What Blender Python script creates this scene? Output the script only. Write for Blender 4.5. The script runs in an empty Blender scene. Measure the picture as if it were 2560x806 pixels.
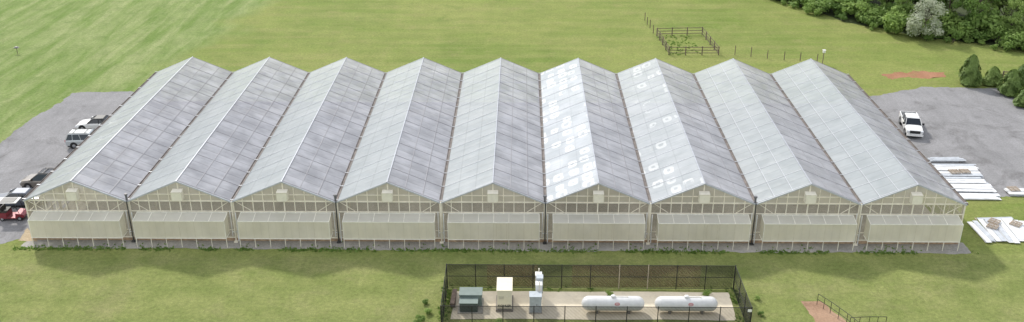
import bpy, math, random
from mathutils import Vector, Matrix, noise
rng = random.Random(7)
S = bpy.context.scene
COL = S.collection
# ------------------------------------------------------------------ camera
F = 2400.0; H = 42.1; P = math.radians(24.6); YAW = 0.00995
cam = bpy.data.cameras.new("camera"); co = bpy.data.objects.new("camera", cam); COL.objects.link(co)
cam.sensor_width = 36; cam.lens = F/2560*36; cam.clip_end = 3000; cam.clip_start = 0.5
co.location = (0, 0, H); co.rotation_euler = (math.pi/2-P, 0, YAW)
S.camera = co
S.view_settings.view_transform = 'Standard'; S.view_settings.look = 'None'; S.view_settings.exposure = 0
CP, SP = math.cos(P), math.sin(P)
def G(u, v, z=0.0):
    """survey helper: drone-photo reading -> metres on the ground"""
    a = (u-1280)/F; b = (v-403)/F
    t = (H-z)/(SP+b*CP)
    x = a*t; y = t*(CP-b*SP)
    return (x*math.cos(YAW)-y*math.sin(YAW), x*math.sin(YAW)+y*math.cos(YAW))
# ------------------------------------------------------------------ light
sun_dir = Vector((-.38, .66, .64)).normalized()
w = bpy.data.worlds.new("World"); S.world = w; w.use_nodes = True
nt = w.node_tree; nt.nodes.clear()
out = nt.nodes.new('ShaderNodeOutputWorld'); bg = nt.nodes.new('ShaderNodeBackground')
sky = nt.nodes.new('ShaderNodeTexSky'); sky.sky_type = 'NISHITA'; sky.sun_disc = False
sky.sun_elevation = math.asin(sun_dir.z); sky.sun_rotation = math.atan2(sun_dir.x, sun_dir.y)
tc = nt.nodes.new('ShaderNodeTexCoord'); cn = nt.nodes.new('ShaderNodeTexNoise')
cn.inputs['Scale'].default_value = 3.2; cn.inputs['Detail'].default_value = 5
mpn = nt.nodes.new('ShaderNodeMapping'); mpn.inputs['Scale'].default_value = (1, 1, 2.2)
cr = nt.nodes.new('ShaderNodeValToRGB'); cr.color_ramp.elements[0].position = .36; cr.color_ramp.elements[1].position = .56
mx = nt.nodes.new('ShaderNodeMixRGB'); mx.inputs[2].default_value = (9.2, 9.3, 9.5, 1)
L = nt.links.new
L(tc.outputs['Generated'], mpn.inputs[0]); L(mpn.outputs[0], cn.inputs['Vector']); L(cn.outputs['Fac'], cr.inputs[0])
L(cr.outputs[0], mx.inputs[0]); L(sky.outputs[0], mx.inputs[1]); L(mx.outputs[0], bg.inputs[0]); L(bg.outputs[0], out.inputs[0])
bg.inputs[1].default_value = .145
sl = bpy.data.lights.new("sun", 'SUN'); sl.energy = 3.5; sl.angle = math.radians(4); sl.color = (1, .96, .89)
so = bpy.data.objects.new("sun", sl); COL.objects.link(so); so.location = (0, 0, 80)
so.rotation_euler = (-sun_dir).to_track_quat('-Z', 'Y').to_euler()

# ------------------------------------------------------------------ helpers
class MB:
    def __init__(s): s.v = []; s.f = []; s.m = []
    def face(s, pts, m=0):
        n = len(s.v); s.v += [tuple(p) for p in pts]; s.f.append(tuple(range(n, n+len(pts)))); s.m.append(m)
    def box(s, c, d, m=0, rz=0, M=None):
        R = M if M is not None else Matrix.Rotation(rz, 3, 'Z')
        n = len(s.v); c = Vector(c)
        for i in (-.5, .5):
            for j in (-.5, .5):
                for k in (-.5, .5):
                    s.v.append(tuple(c+R @ Vector((i*d[0], j*d[1], k*d[2]))))
        for q in ((0,1,3,2),(4,6,7,5),(0,4,5,1),(2,3,7,6),(0,2,6,4),(1,5,7,3)):
            s.f.append(tuple(n+a for a in q)); s.m.append(m)
    def tube(s, a, b, r0, r1=None, n=8, m=0, cap=True):
        r1 = r0 if r1 is None else r1
        a = Vector(a); b = Vector(b); d = (b-a)
        if d.length < 1e-6: return
        d.normalize(); u = d.orthogonal().normalized(); w_ = d.cross(u); k = len(s.v)
        for p, r in ((a, r0), (b, r1)):
            for i in range(n):
                t = 2*math.pi*i/n; s.v.append(tuple(p+u*math.cos(t)*r+w_*math.sin(t)*r))
        for i in range(n):
            j = (i+1) % n; s.f.append((k+i, k+j, k+n+j, k+n+i)); s.m.append(m)
        if cap:
            s.f.append(tuple(k+i for i in range(n-1, -1, -1))); s.m.append(m)
            s.f.append(tuple(k+n+i for i in range(n))); s.m.append(m)
    def bar(s, a, b, wd, ht, m=0):
        a = Vector(a); b = Vector(b); d = b-a; l = d.length; d.normalize()
        up = Vector((0, 0, 1)) if abs(d.z) < .95 else Vector((0, 1, 0))
        y = up.cross(d).normalized(); z = d.cross(y)
        M = Matrix((d, y, z)).transposed(); s.box((a+b)/2, (l, wd, ht), m, M=M)
    def loft(s, rings, m=0, cap=True):
        k = len(s.v); n = len(rings[0])
        for r in rings: s.v += [tuple(p) for p in r]
        for a in range(len(rings)-1):
            for i in range(n):
                j = (i+1) % n
                s.f.append((k+a*n+i, k+a*n+j, k+(a+1)*n+j, k+(a+1)*n+i)); s.m.append(m)
        if cap:
            s.f.append(tuple(k+i for i in range(n-1, -1, -1))); s.m.append(m)
            e = k+(len(rings)-1)*n; s.f.append(tuple(e+i for i in range(n))); s.m.append(m)
    def mesh(s, name, mats, smooth=False):
        me = bpy.data.meshes.new(name); me.from_pydata(s.v, [], s.f)
        for t in (mats if isinstance(mats, (list, tuple)) else [mats]): me.materials.append(t)
        me.polygons.foreach_set('material_index', s.m)
        if smooth: me.polygons.foreach_set('use_smooth', [True]*len(s.f))
        me.update(); return me
    def obj(s, name, mats, parent=None, loc=(0, 0, 0), rz=0, smooth=False, label=None):
        o = bpy.data.objects.new(name, s.mesh(name, mats, smooth)); COL.objects.link(o)
        o.location = loc; o.rotation_euler[2] = rz
        if parent: o.parent = parent
        if label: o['label'] = label
        return o
def link(name, me, parent, loc=(0, 0, 0)):
    o = bpy.data.objects.new(name, me); COL.objects.link(o); o.parent = parent; o.location = loc; return o
def tag(o, label, cat, group=None):
    o['label'] = label; o['category'] = cat
    if group: o['group'] = group
    return o
def thing(name, label, cat, loc, rz=0, group=None):
    o = bpy.data.objects.new(name, None); COL.objects.link(o); o.empty_display_size = .3
    o.location = (loc[0], loc[1], loc[2] if len(loc) > 2 else 0); o.rotation_euler[2] = rz
    return tag(o, label, cat, group)

# ------------------------------------------------------------------ materials
def new_mat(name):
    m = bpy.data.materials.new(name); m.use_nodes = True
    n = m.node_tree; return m, n, n.nodes['Principled BSDF'], n.nodes['Material Output']
def pmat(name, c, rough=.6, metal=0, var=.12, scale=3.0, bump=0, bscale=20, spec=.5, coat=0):
    m, n, b, o = new_mat(name)
    b.inputs['Roughness'].default_value = rough; b.inputs['Metallic'].default_value = metal
    b.inputs['Specular IOR Level'].default_value = spec; b.inputs['Coat Weight'].default_value = coat
    g = n.nodes.new('ShaderNodeNewGeometry') ; t = n.nodes.new('ShaderNodeTexNoise')
    t.inputs['Scale'].default_value = scale; t.inputs['Detail'].default_value = 5
    r = n.nodes.new('ShaderNodeValToRGB'); e = r.color_ramp.elements
    e[0].position = .3; e[1].position = .7
    e[0].color = (c[0]*(1-var), c[1]*(1-var), c[2]*(1-var), 1); e[1].color = (min(1, c[0]*(1+var)), min(1, c[1]*(1+var)), min(1, c[2]*(1+var)), 1)
    n.links.new(g.outputs['Position'], t.inputs['Vector']); n.links.new(t.outputs['Fac'], r.inputs[0]); n.links.new(r.outputs[0], b.inputs['Base Color'])
    return m
class NB:
    def __init__(s, m): s.n = m.node_tree; s.pos = s.n.nodes.new('ShaderNodeNewGeometry').outputs['Position']
    def noise(s, scale, detail=5, vec=None, sc=None, rough=.5, rot=0, dist=0):
        t = s.n.nodes.new('ShaderNodeTexNoise'); t.inputs['Scale'].default_value = scale; t.inputs['Detail'].default_value = detail
        t.inputs['Roughness'].default_value = rough; t.inputs['Distortion'].default_value = dist
        v = vec or s.pos
        if sc:
            mp = s.n.nodes.new('ShaderNodeMapping'); mp.inputs['Scale'].default_value = sc; mp.inputs['Rotation'].default_value = (0, 0, rot)
            s.n.links.new(v, mp.inputs[0]); v = mp.outputs[0]
        s.n.links.new(v, t.inputs['Vector']); return t.outputs['Fac']
    def ramp(s, f, stops):
        r = s.n.nodes.new('ShaderNodeValToRGB'); e = r.color_ramp.elements
        while len(e) < len(stops): e.new(.5)
        for i, (p, c) in enumerate(stops):
            e[i].position = p; e[i].color = (c[0], c[1], c[2], 1) if not isinstance(c, (int, float)) else (c, c, c, 1)
        s.n.links.new(f, r.inputs[0]); return r.outputs[0]
    def mix(s, f, a, b, mode='MIX'):
        x = s.n.nodes.new('ShaderNodeMixRGB'); x.blend_type = mode
        for k, q in ((0, f), (1, a), (2, b)):
            if isinstance(q, (int, float)): x.inputs[k].default_value = q if k == 0 else (q, q, q, 1)
            elif isinstance(q, tuple): x.inputs[k].default_value = (*q, 1)
            else: s.n.links.new(q, x.inputs[k])
        return x.outputs[0]
    def math(s, op, a, b=0.0, clamp=False):
        x = s.n.nodes.new('ShaderNodeMath'); x.operation = op; x.use_clamp = clamp
        for k, q in ((0, a), (1, b)):
            if isinstance(q, (int, float)): x.inputs[k].default_value = q
            else: s.n.links.new(q, x.inputs[k])
        return x.outputs[0]
    def sep(s, v):
        x = s.n.nodes.new('ShaderNodeSeparateXYZ'); s.n.links.new(v, x.inputs[0]); return x.outputs
    def mrange(s, v, a, b, c=0, d=1):
        x = s.n.nodes.new('ShaderNodeMapRange'); s.n.links.new(v, x.inputs[0])
        for i, q in enumerate((a, b, c, d)): x.inputs[i+1].default_value = q
        return x.outputs[0]
    def bump(s, h, st, dist, b):
        bp = s.n.nodes.new('ShaderNodeBump'); bp.inputs['Strength'].default_value = st; bp.inputs['Distance'].default_value = dist
        s.n.links.new(h, bp.inputs['Height']); s.n.links.new(bp.outputs[0], b.inputs['Normal'])

# grass
GR, n_, b_, o_ = new_mat("grass"); N = NB(GR)
b_.inputs['Roughness'].default_value = .9; b_.inputs['Specular IOR Level'].default_value = .1
big = N.noise(.045, 6, rough=.6); mid = N.noise(.35, 6, rough=.65); fine = N.noise(3.0, 6, rough=.78); tiny = N.noise(11, 4, rough=.85)
hst = N.noise(1, 6, sc=(.05, .5, 1), rough=.65)
vst = N.noise(1, 8, sc=(.40, .05, 1), rot=-.17, rough=.72, dist=.5)
field = N.mix(N.ramp(big, [(.38, 0), (.62, 1)]), (.175, .24, .054), (.25, .29, .082))
field = N.mix(N.ramp(hst, [(.4, 0), (.66, .6)]), field, (.30, .305, .112))
field = N.mix(N.ramp(N.noise(.28, 8, rough=.78), [(.52, 0), (.68, .45)]), field, (.32, .29, .13))
field = N.mix(N.ramp(N.noise(.2, 8, rough=.75, dist=.6), [(.55, 0), (.7, .45)]), field, (.12, .195, .04))
tall = N.mix(N.ramp(vst, [(.38, 0), (.62, 1)]), (.165, .245, .06), (.30, .345, .145))
tall = N.mix(N.ramp(N.noise(.45, 8, rough=.8), [(.52, 0), (.66, .65)]), tall, (.12, .20, .045))
lawn = N.mix(N.ramp(mid, [(.35, 0), (.65, 1)]), (.215, .26, .078), (.265, .29, .102))
lawn = N.mix(N.ramp(N.noise(.16, 8, rough=.75), [(.49, 0), (.66, .5)]), lawn, (.325, .30, .15))
lawn = N.mix(N.ramp(N.noise(1, 6, sc=(.03, .7, 1), rough=.65), [(.5, 0), (.7, .35)]), lawn, (.18, .24, .062))
xyz = N.sep(N.pos)
wob = N.math('MULTIPLY', N.math('SUBTRACT', N.noise(.12, 4), .5), 14)
fl = N.mrange(N.math('ADD', xyz[1], N.math('MULTIPLY', wob, .25)), 74.5, 71.5)
col = N.mix(fl, field, lawn)
lx = N.math('ADD', N.math('ADD', xyz[0], wob), N.math('MULTIPLY', xyz[1], -.12))
ll = N.math('MULTIPLY', N.mrange(lx, -58, -64), N.mrange(xyz[1], 80, 100))
col = N.mix(ll, col, tall)
col = N.mix(.9, col, N.ramp(fine, [(.25, .55), (.75, 1.38)]), 'MULTIPLY')
col = N.mix(.9, col, N.ramp(tiny, [(.25, .5), (.75, 1.45)]), 'MULTIPLY')
col = N.mix(.8, col, N.ramp(mid, [(.3, .87), (.7, 1.1)]), 'MULTIPLY')
n_.links.new(col, b_.inputs['Base Color']); N.bump(N.math('ADD', fine, N.math('MULTIPLY', tiny, .5)), .8, .14, b_)
def gravel(name, c1, c2, dark=.35, tex=1.0, dc=None):
    m, n, b, o = new_mat(name); q = NB(m); b.inputs['Roughness'].default_value = .95; b.inputs['Specular IOR Level'].default_value = .2
    c = q.mix(q.ramp(q.noise(.25, 7, rough=.7), [(.35, 0), (.65, 1)]), c1, c2)
    c = q.mix(q.ramp(q.noise(.13, 7, rough=.68, dist=1.5), [(.54, 0), (.68, dark)]), c, dc or (c1[0]*.42, c1[1]*.40, c1[2]*.38))
    c = q.mix(.9*tex, c, q.ramp(q.noise(5, 5, rough=.85), [(.25, .6), (.75, 1.36)]), 'MULTIPLY')
    c = q.mix(.7*tex, c, q.ramp(q.noise(1, 6, sc=(.9, .08, 1), rot=.3, rough=.65), [(.3, .84), (.7, 1.12)]), 'MULTIPLY')
    n.links.new(c, b.inputs['Base Color']); q.bump(q.noise(14, 4), .6*tex, .04, b); return m
GV = gravel("gravel", (.235, .232, .236), (.295, .291, .297), .55); GV2 = gravel("pale_gravel", (.30, .29, .27), (.40, .38, .35), .15)
DIRT = gravel("red_dirt", (.32, .20, .13), (.42, .28, .19)); MULCH = gravel("mulch", (.30, .145, .08), (.38, .20, .12), .4, 1, (.16, .20, .06)); CONC = gravel("concrete_pad", (.68, .60, .46), (.78, .70, .55), .05, .3)
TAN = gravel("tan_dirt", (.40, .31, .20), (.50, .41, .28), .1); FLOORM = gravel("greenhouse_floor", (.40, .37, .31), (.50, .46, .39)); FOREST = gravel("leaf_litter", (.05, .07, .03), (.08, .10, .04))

def glazing(name, c1, c2, transp, rough=.25, transl=.3, film=0.0, streak=(.35, 2.4, 1), bumpy=.5, spec=.5, panes=0.0, sk=.5, shift=0.0, density=.45, smr=.6, ribs=0.0):
    m, n, b, o = new_mat(name); q = NB(m)
    tcn = n.nodes.new('ShaderNodeTexCoord'); ob = tcn.outputs['Object']
    g1 = q.noise(.45, 4, rough=.55); g2 = q.noise(1, 4, vec=q.pos, sc=streak, rough=.55)
    c = q.mix(q.ramp(g1, [(.38, 0), (.62, 1)]), c1, c2)
    c = q.mix(sk, c, q.ramp(g2, [(.3, .82), (.7, 1.2)]), 'MULTIPLY')
    s = q.sep(ob)
    if panes:
        fy = q.math('ABSOLUTE', q.math('SINE', q.math('MULTIPLY', s[1], math.pi/1.4))); fx = q.math('ABSOLUTE', q.math('SINE', q.math('MULTIPLY', s[0], math.pi/1.523)))
        line_ = q.ramp(q.math('MINIMUM', fy, fx), [(.05, 1-panes), (.15, 1)])
        c = q.mix(1, c, line_, 'MULTIPLY')
    if ribs:
        rb = q.math('ABSOLUTE', q.math('SINE', q.math('MULTIPLY', s[0], math.pi/.66)))
        c = q.mix(1, c, q.ramp(rb, [(.0, 1-ribs), (.3, 1)]), 'MULTIPLY')
    n.links.new(c, b.inputs['Base Color']); b.inputs['Roughness'].default_value = rough; b.inputs['Specular IOR Level'].default_value = spec
    if bumpy:
        h = q.math('MULTIPLY', q.math('ABSOLUTE', q.math('SINE', q.math('MULTIPLY', s[1], math.pi/1.4))), .6)
        q.bump(q.math('ADD', h, q.noise(1.3, 3)), bumpy, .12, b)
    if film:
        mp = n.nodes.new('ShaderNodeMapping'); mp.inputs['Scale'].default_value = (.82, .54, 0); mp.inputs['Location'].default_value = (shift, shift*3.7, 0)
        va = n.nodes.new('ShaderNodeVectorMath'); va.operation = 'SCALE'; va.inputs['Scale'].default_value = .35
        nc = n.nodes.new('ShaderNodeTexNoise'); nc.inputs['Scale'].default_value = 1.2; n.links.new(q.pos, nc.inputs['Vector']); n.links.new(nc.outputs['Color'], va.inputs[0])
        ad = n.nodes.new('ShaderNodeVectorMath'); n.links.new(ob, ad.inputs[0]); n.links.new(va.outputs[0], ad.inputs[1])
        n.links.new(ad.outputs[0], mp.inputs[0])
        vo = n.nodes.new('ShaderNodeTexVoronoi'); vo.distance = 'MINKOWSKI'; vo.inputs['Exponent'].default_value = 4; vo.voronoi_dimensions = '2D'
        vo.inputs['Scale'].default_value = 1; vo.inputs['Randomness'].default_value = .33
        n.links.new(mp.outputs[0], vo.inputs['Vector']); cs = q.sep(vo.outputs['Color'])
        rad = q.mrange(cs[1], 0, 1, .19, .29)
        ring = q.ramp(q.math('ABSOLUTE', q.math('SUBTRACT', vo.outputs['Distance'], rad)), [(.08, 1), (.15, 0)])
        ring = q.math('MULTIPLY', ring, q.ramp(q.math('ADD', cs[0], q.math('MULTIPLY', q.math('SUBTRACT', q.noise(.16, 2), .5), 1.2)), [(density, 0), (density+.15, 1)]))
        ring = q.math('MULTIPLY', ring, q.mrange(q.noise(2.5, 3), .3, .7, .75, 1.1))
        smear = q.math('MULTIPLY', q.ramp(q.noise(.3, 5), [(.48, 0), (.70, 1)]), smr)
        r = q.math('ADD', q.math('MULTIPLY', q.math('MAXIMUM', ring, smear), film), rough, True)
        n.links.new(r, b.inputs['Roughness'])
    tr = n.nodes.new('ShaderNodeBsdfTransparent'); tr.inputs[0].default_value = (.95, .96, .95, 1)
    tl = n.nodes.new('ShaderNodeBsdfTranslucent'); n.links.new(c, tl.inputs[0])
    m1 = n.nodes.new('ShaderNodeMixShader'); m1.inputs[0].default_value = transl; n.links.new(b.outputs[0], m1.inputs[1]); n.links.new(tl.outputs[0], m1.inputs[2])
    m2 = n.nodes.new('ShaderNodeMixShader'); m2.inputs[0].default_value = transp; n.links.new(m1.outputs[0], m2.inputs[1]); n.links.new(tr.outputs[0], m2.inputs[2])
    n.links.new(m2.outputs[0], o.inputs[0]); return m
R_L = glazing("roof_glazing", (.42, .46, .48), (.49, .53, .55), .19, .3, .2, panes=.16, sk=.3, bumpy=.3)
R_LF = glazing("roof_glazing_filmed", (.44, .475, .50), (.53, .56, .59), .10, .13, .05, film=.36, spec=1.0, panes=.08, bumpy=.15, sk=.25, density=.30, smr=.42)
R_LG = glazing("roof_glazing_hazed", (.42, .455, .475), (.50, .53, .555), .14, .12, .1, film=.31, spec=.95, panes=.12, bumpy=.2, sk=.3, shift=5.3, density=.62, smr=.25)
R_R = glazing("roof_glazing_clear", (.395, .40, .44), (.565, .57, .62), .24, .28, .2, panes=.30, sk=.5, bumpy=.3)
GAB = glazing("gable_glazing", (.86, .80, .63), (.92, .86, .71), .46, .3, .5, bumpy=0, sk=.15)
WAL = glazing("wall_glazing", (.50, .45, .35), (.62, .56, .45), .64, .3, .5, bumpy=0, sk=.2)
HOOD = glazing("hood_glazing", (.90, .86, .71), (.94, .90, .77), .20, .2, .45, bumpy=0, sk=.35, streak=(.9, 1.2, .5), ribs=.05)
HOODT = glazing("hood_top_glazing", (.84, .83, .76), (.90, .89, .83), .28, .2, .4, bumpy=0, sk=.15)
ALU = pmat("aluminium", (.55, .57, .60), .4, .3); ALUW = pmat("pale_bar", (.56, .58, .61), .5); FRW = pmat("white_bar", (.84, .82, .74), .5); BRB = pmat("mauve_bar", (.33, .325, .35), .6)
SEAM = pmat("hood_seam_strip", (.64, .60, .48), .5)
FRM = pmat("galvanised_frame", (.80, .75, .63), .6, 0); GUT = pmat("stained_gutter", (.18, .155, .14), .7, 0, .35, 1.5)
VERGE = pmat("verge_trim", (.46, .48, .52), .45, .1)
BLK = pmat("black_paint", (.015, .015, .016), .5); WHT = pmat("white_paint", (.78, .78, .76), .4, var=.05); RUB = pmat("rubber", (.02, .02, .02), .8)
RIM = pmat("alloy", (.45, .46, .48), .3, .8); GLS = pmat("dark_glass", (.015, .02, .025), .08, spec=.8, var=.05)
PVC = pmat("white_metal", (.74, .75, .76), .5, var=.14, scale=1.6); PVG = pmat("grey_metal", (.52, .55, .59), .5, .1); WOOD = pmat("weathered_wood", (.16, .12, .095), .9, var=.3); PALW = pmat("pallet_wood", (.40, .33, .26), .85, var=.25, scale=6)
BARK = pmat("bark", (.10, .08, .06), .95, var=.3)

# ------------------------------------------------------------------ ground
def sheet(name, pts, z, mat, amp=.0, step=.6, seed=0, kind='structure'):
    o = []
    for i in range(len(pts)):
        a = Vector((*pts[i][:2], 0)); b = Vector((*pts[(i+1) % len(pts)][:2], 0)); k = max(1, int((b-a).length/step)) if amp else 1
        for j in range(k):
            p = a.lerp(b, j/k)
            if amp:
                d = noise.noise_vector(Vector((p.x*.8, p.y*.8, seed)))*amp+noise.noise_vector(Vector((p.x*.15, p.y*.15, seed+9)))*amp*2+noise.noise_vector(Vector((p.x*3, p.y*3, seed+5)))*amp*.6
                p = p+Vector((d.x, d.y, 0))
            o.append((p.x, p.y, z))
    m = MB(); m.face(o); ob = m.obj(name, mat); me = ob.data
    if me.polygons[0].normal.z < 0: me.flip_normals()
    if kind: ob['kind'] = kind
    return ob
sheet("ground", [(-900, -700), (900, -700), (900, 1100), (-900, 1100)], 0, GR)
W = 9.14; NB_ = 9; X0 = -2.4-4.5*W; X1 = X0+9*W; Y0 = 74.7; LEN = 33.6; ZE = 3.98; ZR = 5.92
sheet("gravel_car_park", [G(345, 229), G(180, 235), G(150, 256), G(0, 356), G(-320, 545), G(-320, 640), G(0, 612), G(50, 602), (X0-.3, 74.3), (X0+.6, 74.3), (X0+.6, 109)], .004, GV, .36, .3)
sheet("gravel_parking_yard", [(X1-.6, 109.5), G(2300, 219), G(2505, 219), G(2545, 256), G(2640, 350), G(2800, 480), G(2560, 492), G(2400, 497), (X1-.6, 85)], .004, GV, .34, .3, seed=3)
sheet("gravel_strip", [(X0-.5, 73.15), (X1+.5, 73.1), (X1+.5, 75.2), (X0-.5, 75.2)], .008, GV2, .16, .25, seed=5)
sheet("greenhouse_floor", [(X0+.1, Y0+.1), (X1-.1, Y0+.1), (X1-.1, Y0+LEN-.1), (X0+.1, Y0+LEN-.1)], .03, FLOORM)
sheet("dirt_path", [G(2005, 753), G(2052, 752), G(2125, 815), G(2190, 880), G(2080, 880)], .006, DIRT, .2, .3)
sheet("mulch_bed", [G(2208, 186), G(2235, 181), G(2262, 184), G(2280, 177), G(2330, 181), G(2368, 180), G(2372, 192), G(2340, 193), G(2325, 200), G(2270, 195), G(2230, 197)], .006, MULCH, .5, .25, seed=11)
sheet("dirt_corner", [G(45, 602), G(62, 572), G(82, 585), G(92, 606)], .012, TAN, .15, .4, seed=12)

# ------------------------------------------------------------------ greenhouse
gh = thing("greenhouse", "nine bay gutter connected greenhouse with translucent gabled roofs", "greenhouse", (X0, Y0))
OV = .22
def roof_bay(i):
    bx = i*W
    m = MB()
    for k in range(13):
        y = k*LEN/12; y = min(max(y, -OV+.05), LEN-.03)
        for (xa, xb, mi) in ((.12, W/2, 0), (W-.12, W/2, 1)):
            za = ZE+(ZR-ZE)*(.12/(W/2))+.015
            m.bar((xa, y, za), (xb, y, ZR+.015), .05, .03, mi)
    for fr in (.345, .67):
        for sx in (1, -1):
            if sx == 1 and i < 7: continue
            x = W/2-sx*(W/2)*(1-fr); z = ZE+(ZR-ZE)*fr+.01
            m.bar((x, -OV, z), (x, LEN, z), .045, .02, 0 if sx == 1 else 1)
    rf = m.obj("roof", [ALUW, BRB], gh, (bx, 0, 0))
    for side in (0, 1):
        p = MB(); xe = .1 if side == 0 else W-.1; ze = ZE+(ZR-ZE)*.1/(W/2); nn = 24
        for k in range(nn):
            a = -OV+(LEN+OV)*k/nn; b = -OV+(LEN+OV)*(k+1)/nn
            q = [(xe, a, ze), (xe, b, ze), (W/2, b, ZR), (W/2, a, ZR)]
            p.face(q if side else q[::-1])
        mt = R_R if side else (R_LF if i == 5 else (R_LG if i == 6 else R_L))
        po = p.obj("roof_panel", mt, rf)
        if po.data.polygons[0].normal.z < 0: po.data.flip_normals()
    p = MB(); p.box((W/2, LEN/2-OV/2, ZR+.03), (.08, LEN+OV+.04, .04)); p.obj("ridge_cap", VERGE, rf)
    p = MB()
    for sx, xa in ((1, .02), (-1, W-.02)):
        p.bar((xa, -OV-.03, ZE-.02), (W/2, -OV-.03, ZR+.0), .06, .12)
    p.obj("verge_board", VERGE, rf)
    t = MB()
    for k in range(1, 12):
        y = k*LEN/12
        t.bar((.1, y, ZE-.1), (W-.1, y, ZE-.1), .07, .09)
        for a, b in (((W*.5, ZE-.1), (W*.5, ZR-.1)), ((W*.25, ZE+.85), (W*.5, ZE-.1)), ((W*.75, ZE+.85), (W*.5, ZE-.1))):
            t.bar((a[0], y, a[1]), (b[0], y, b[1]), .05, .05)
    t.obj("truss", ALU, rf)
def zroof(x): return ZE+(ZR-ZE)*(1-abs(x-W/2)/(W/2))
BASEM = pmat("base_wall", (.40, .28, .18), .9, var=.3)
def gable(i, y, name):
    g = MB(); g.face([(.08, 0, ZE), (W-.08, 0, ZE), (W/2, 0, ZR-.06)])
    go = g.obj(name, GAB, gh, (i*W, y, 0))
    p = MB(); p.face([(.08, 0, .3), (W-.08, 0, .3), (W-.08, 0, ZE-.01), (.08, 0, ZE-.01)]); p.obj("wall_panel", WAL, go)
    f = MB(); n = 10
    for k in range(n+1):
        x = min(max(W*k/n, .08), W-.08); f.box((x, -.05, (.3+zroof(x)-.08)/2), (.065 if k % 5 else .11, .06, zroof(x)-.38))
    for z, t in ((.34, .08), (1.1, .05), (2.95, .07), (ZE-.02, .11), (ZE+.62, .07)):
        e = 0 if z <= ZE else (z-ZE)/(ZR-ZE)*W/2
        f.box((W/2, -.055, z), (W-2*e-.1, .07, t))
    f.bar((.3, -.03, 3.9), (1.6, -.03, 3.0), .04, .04); f.bar((W-.3, -.03, 3.9), (W-1.6, -.03, 3.0), .04, .04)
    f.obj("wall_frame", FRM, go)
    c = MB(); c.box((W/2, 0, .15), (W, .16, .3)); c.obj("base_wall", BASEM, go)
    return go
for i in range(NB_):
    roof_bay(i); gable(i, 0, "gable_wall"); gable(i, LEN-.05, "rear_gable_wall")
for xx in (0.03, 9*W-.03):
    p = MB(); p.face([(xx, 0, .3), (xx, LEN, .3), (xx, LEN, ZE-.1), (xx, 0, ZE-.1)]); sw = p.obj("side_wall", WAL, gh)
    f = MB()
    for k in range(25): f.box((xx+(.05 if xx > 1 else -.05), k*LEN/24*.996+.06, ZE/2), (.06, .07, ZE-.1))
    for z in (.3, 1.2, 2.6): f.box((xx+(.06 if xx > 1 else -.06), LEN/2, z), (.05, LEN, .08))
    f.obj("wall_frame", FRM, sw)
m = MB()
m.box((0, LEN/2-.1, ZE-.02), (.20, LEN+.1, .04)); m.box((-.12, LEN/2-.1, ZE+.02), (.03, LEN+.1, .14)); m.box((.12, LEN/2-.1, ZE+.02), (.03, LEN+.1, .14))
for k in range(13): m.box((0, min(k*LEN/12+.02, LEN-.1), ZE+.1), (.30, .07, .03), 1)
g0 = m.mesh("gutter", [GUT, ALU])
colm = MB(); colm.box((0, 0, ZE/2-.03), (.1, .1, ZE-.1)); col0 = colm.mesh("gutter_column", [FRM])
for i in range(10):
    o = link("gutter", g0, gh, (i*W, 0, 0))
    for k in range(0, 13, 2):
        link("gutter_column", col0, o, (0 if 0 < i < 9 else (.12 if i == 0 else -.12), min(max(k*LEN/12, .14), LEN-.14), 0))
DSD = pmat("dark_downspout", (.05, .05, .05), .5); VGR = pmat("vent_grey", (.12, .12, .13), .5)
for i in range(1, 9):
    d = MB(); x = i*W
    d.tube((x, -.32, ZE-.05), (x, -.32, .12), .06, n=8); d.tube((x, -.02, ZE-.02), (x, -.32, ZE-.02), .06); d.box((x, -.32, .06), (.34, .3, .12))
    do = d.obj("downspout", DSD if i % 2 else FRM, gh)
    d = MB(); d.tube((x+.22, -.25, 2.9), (x+.22, -.25, .1), .05); d.tube((x-.25, -.25, 3.1), (x-.25, -.25, .6), .04); d.tube((x-.25, -.25, 1.0), (x+.22, -.25, 1.0), .04)
    d.obj("drain_pipe", PVC, do)
for i in (1, 3, 5, 7):
    d = MB(); x = i*W-.05; d.tube((x, -.1, ZE), (x, -.1, ZE+.55), .09, n=10); d.tube((x, -.1, ZE+.55), (x, -.1, ZE+.68), .15, n=10); d.obj("vent_pipe", VGR, gh)
HW = 7.95; NL = 6
lm = MB(); lm.box((0, 0, .43), (.05, .05, .86)); leg0 = lm.mesh("hood_leg", [FRM])
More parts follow.
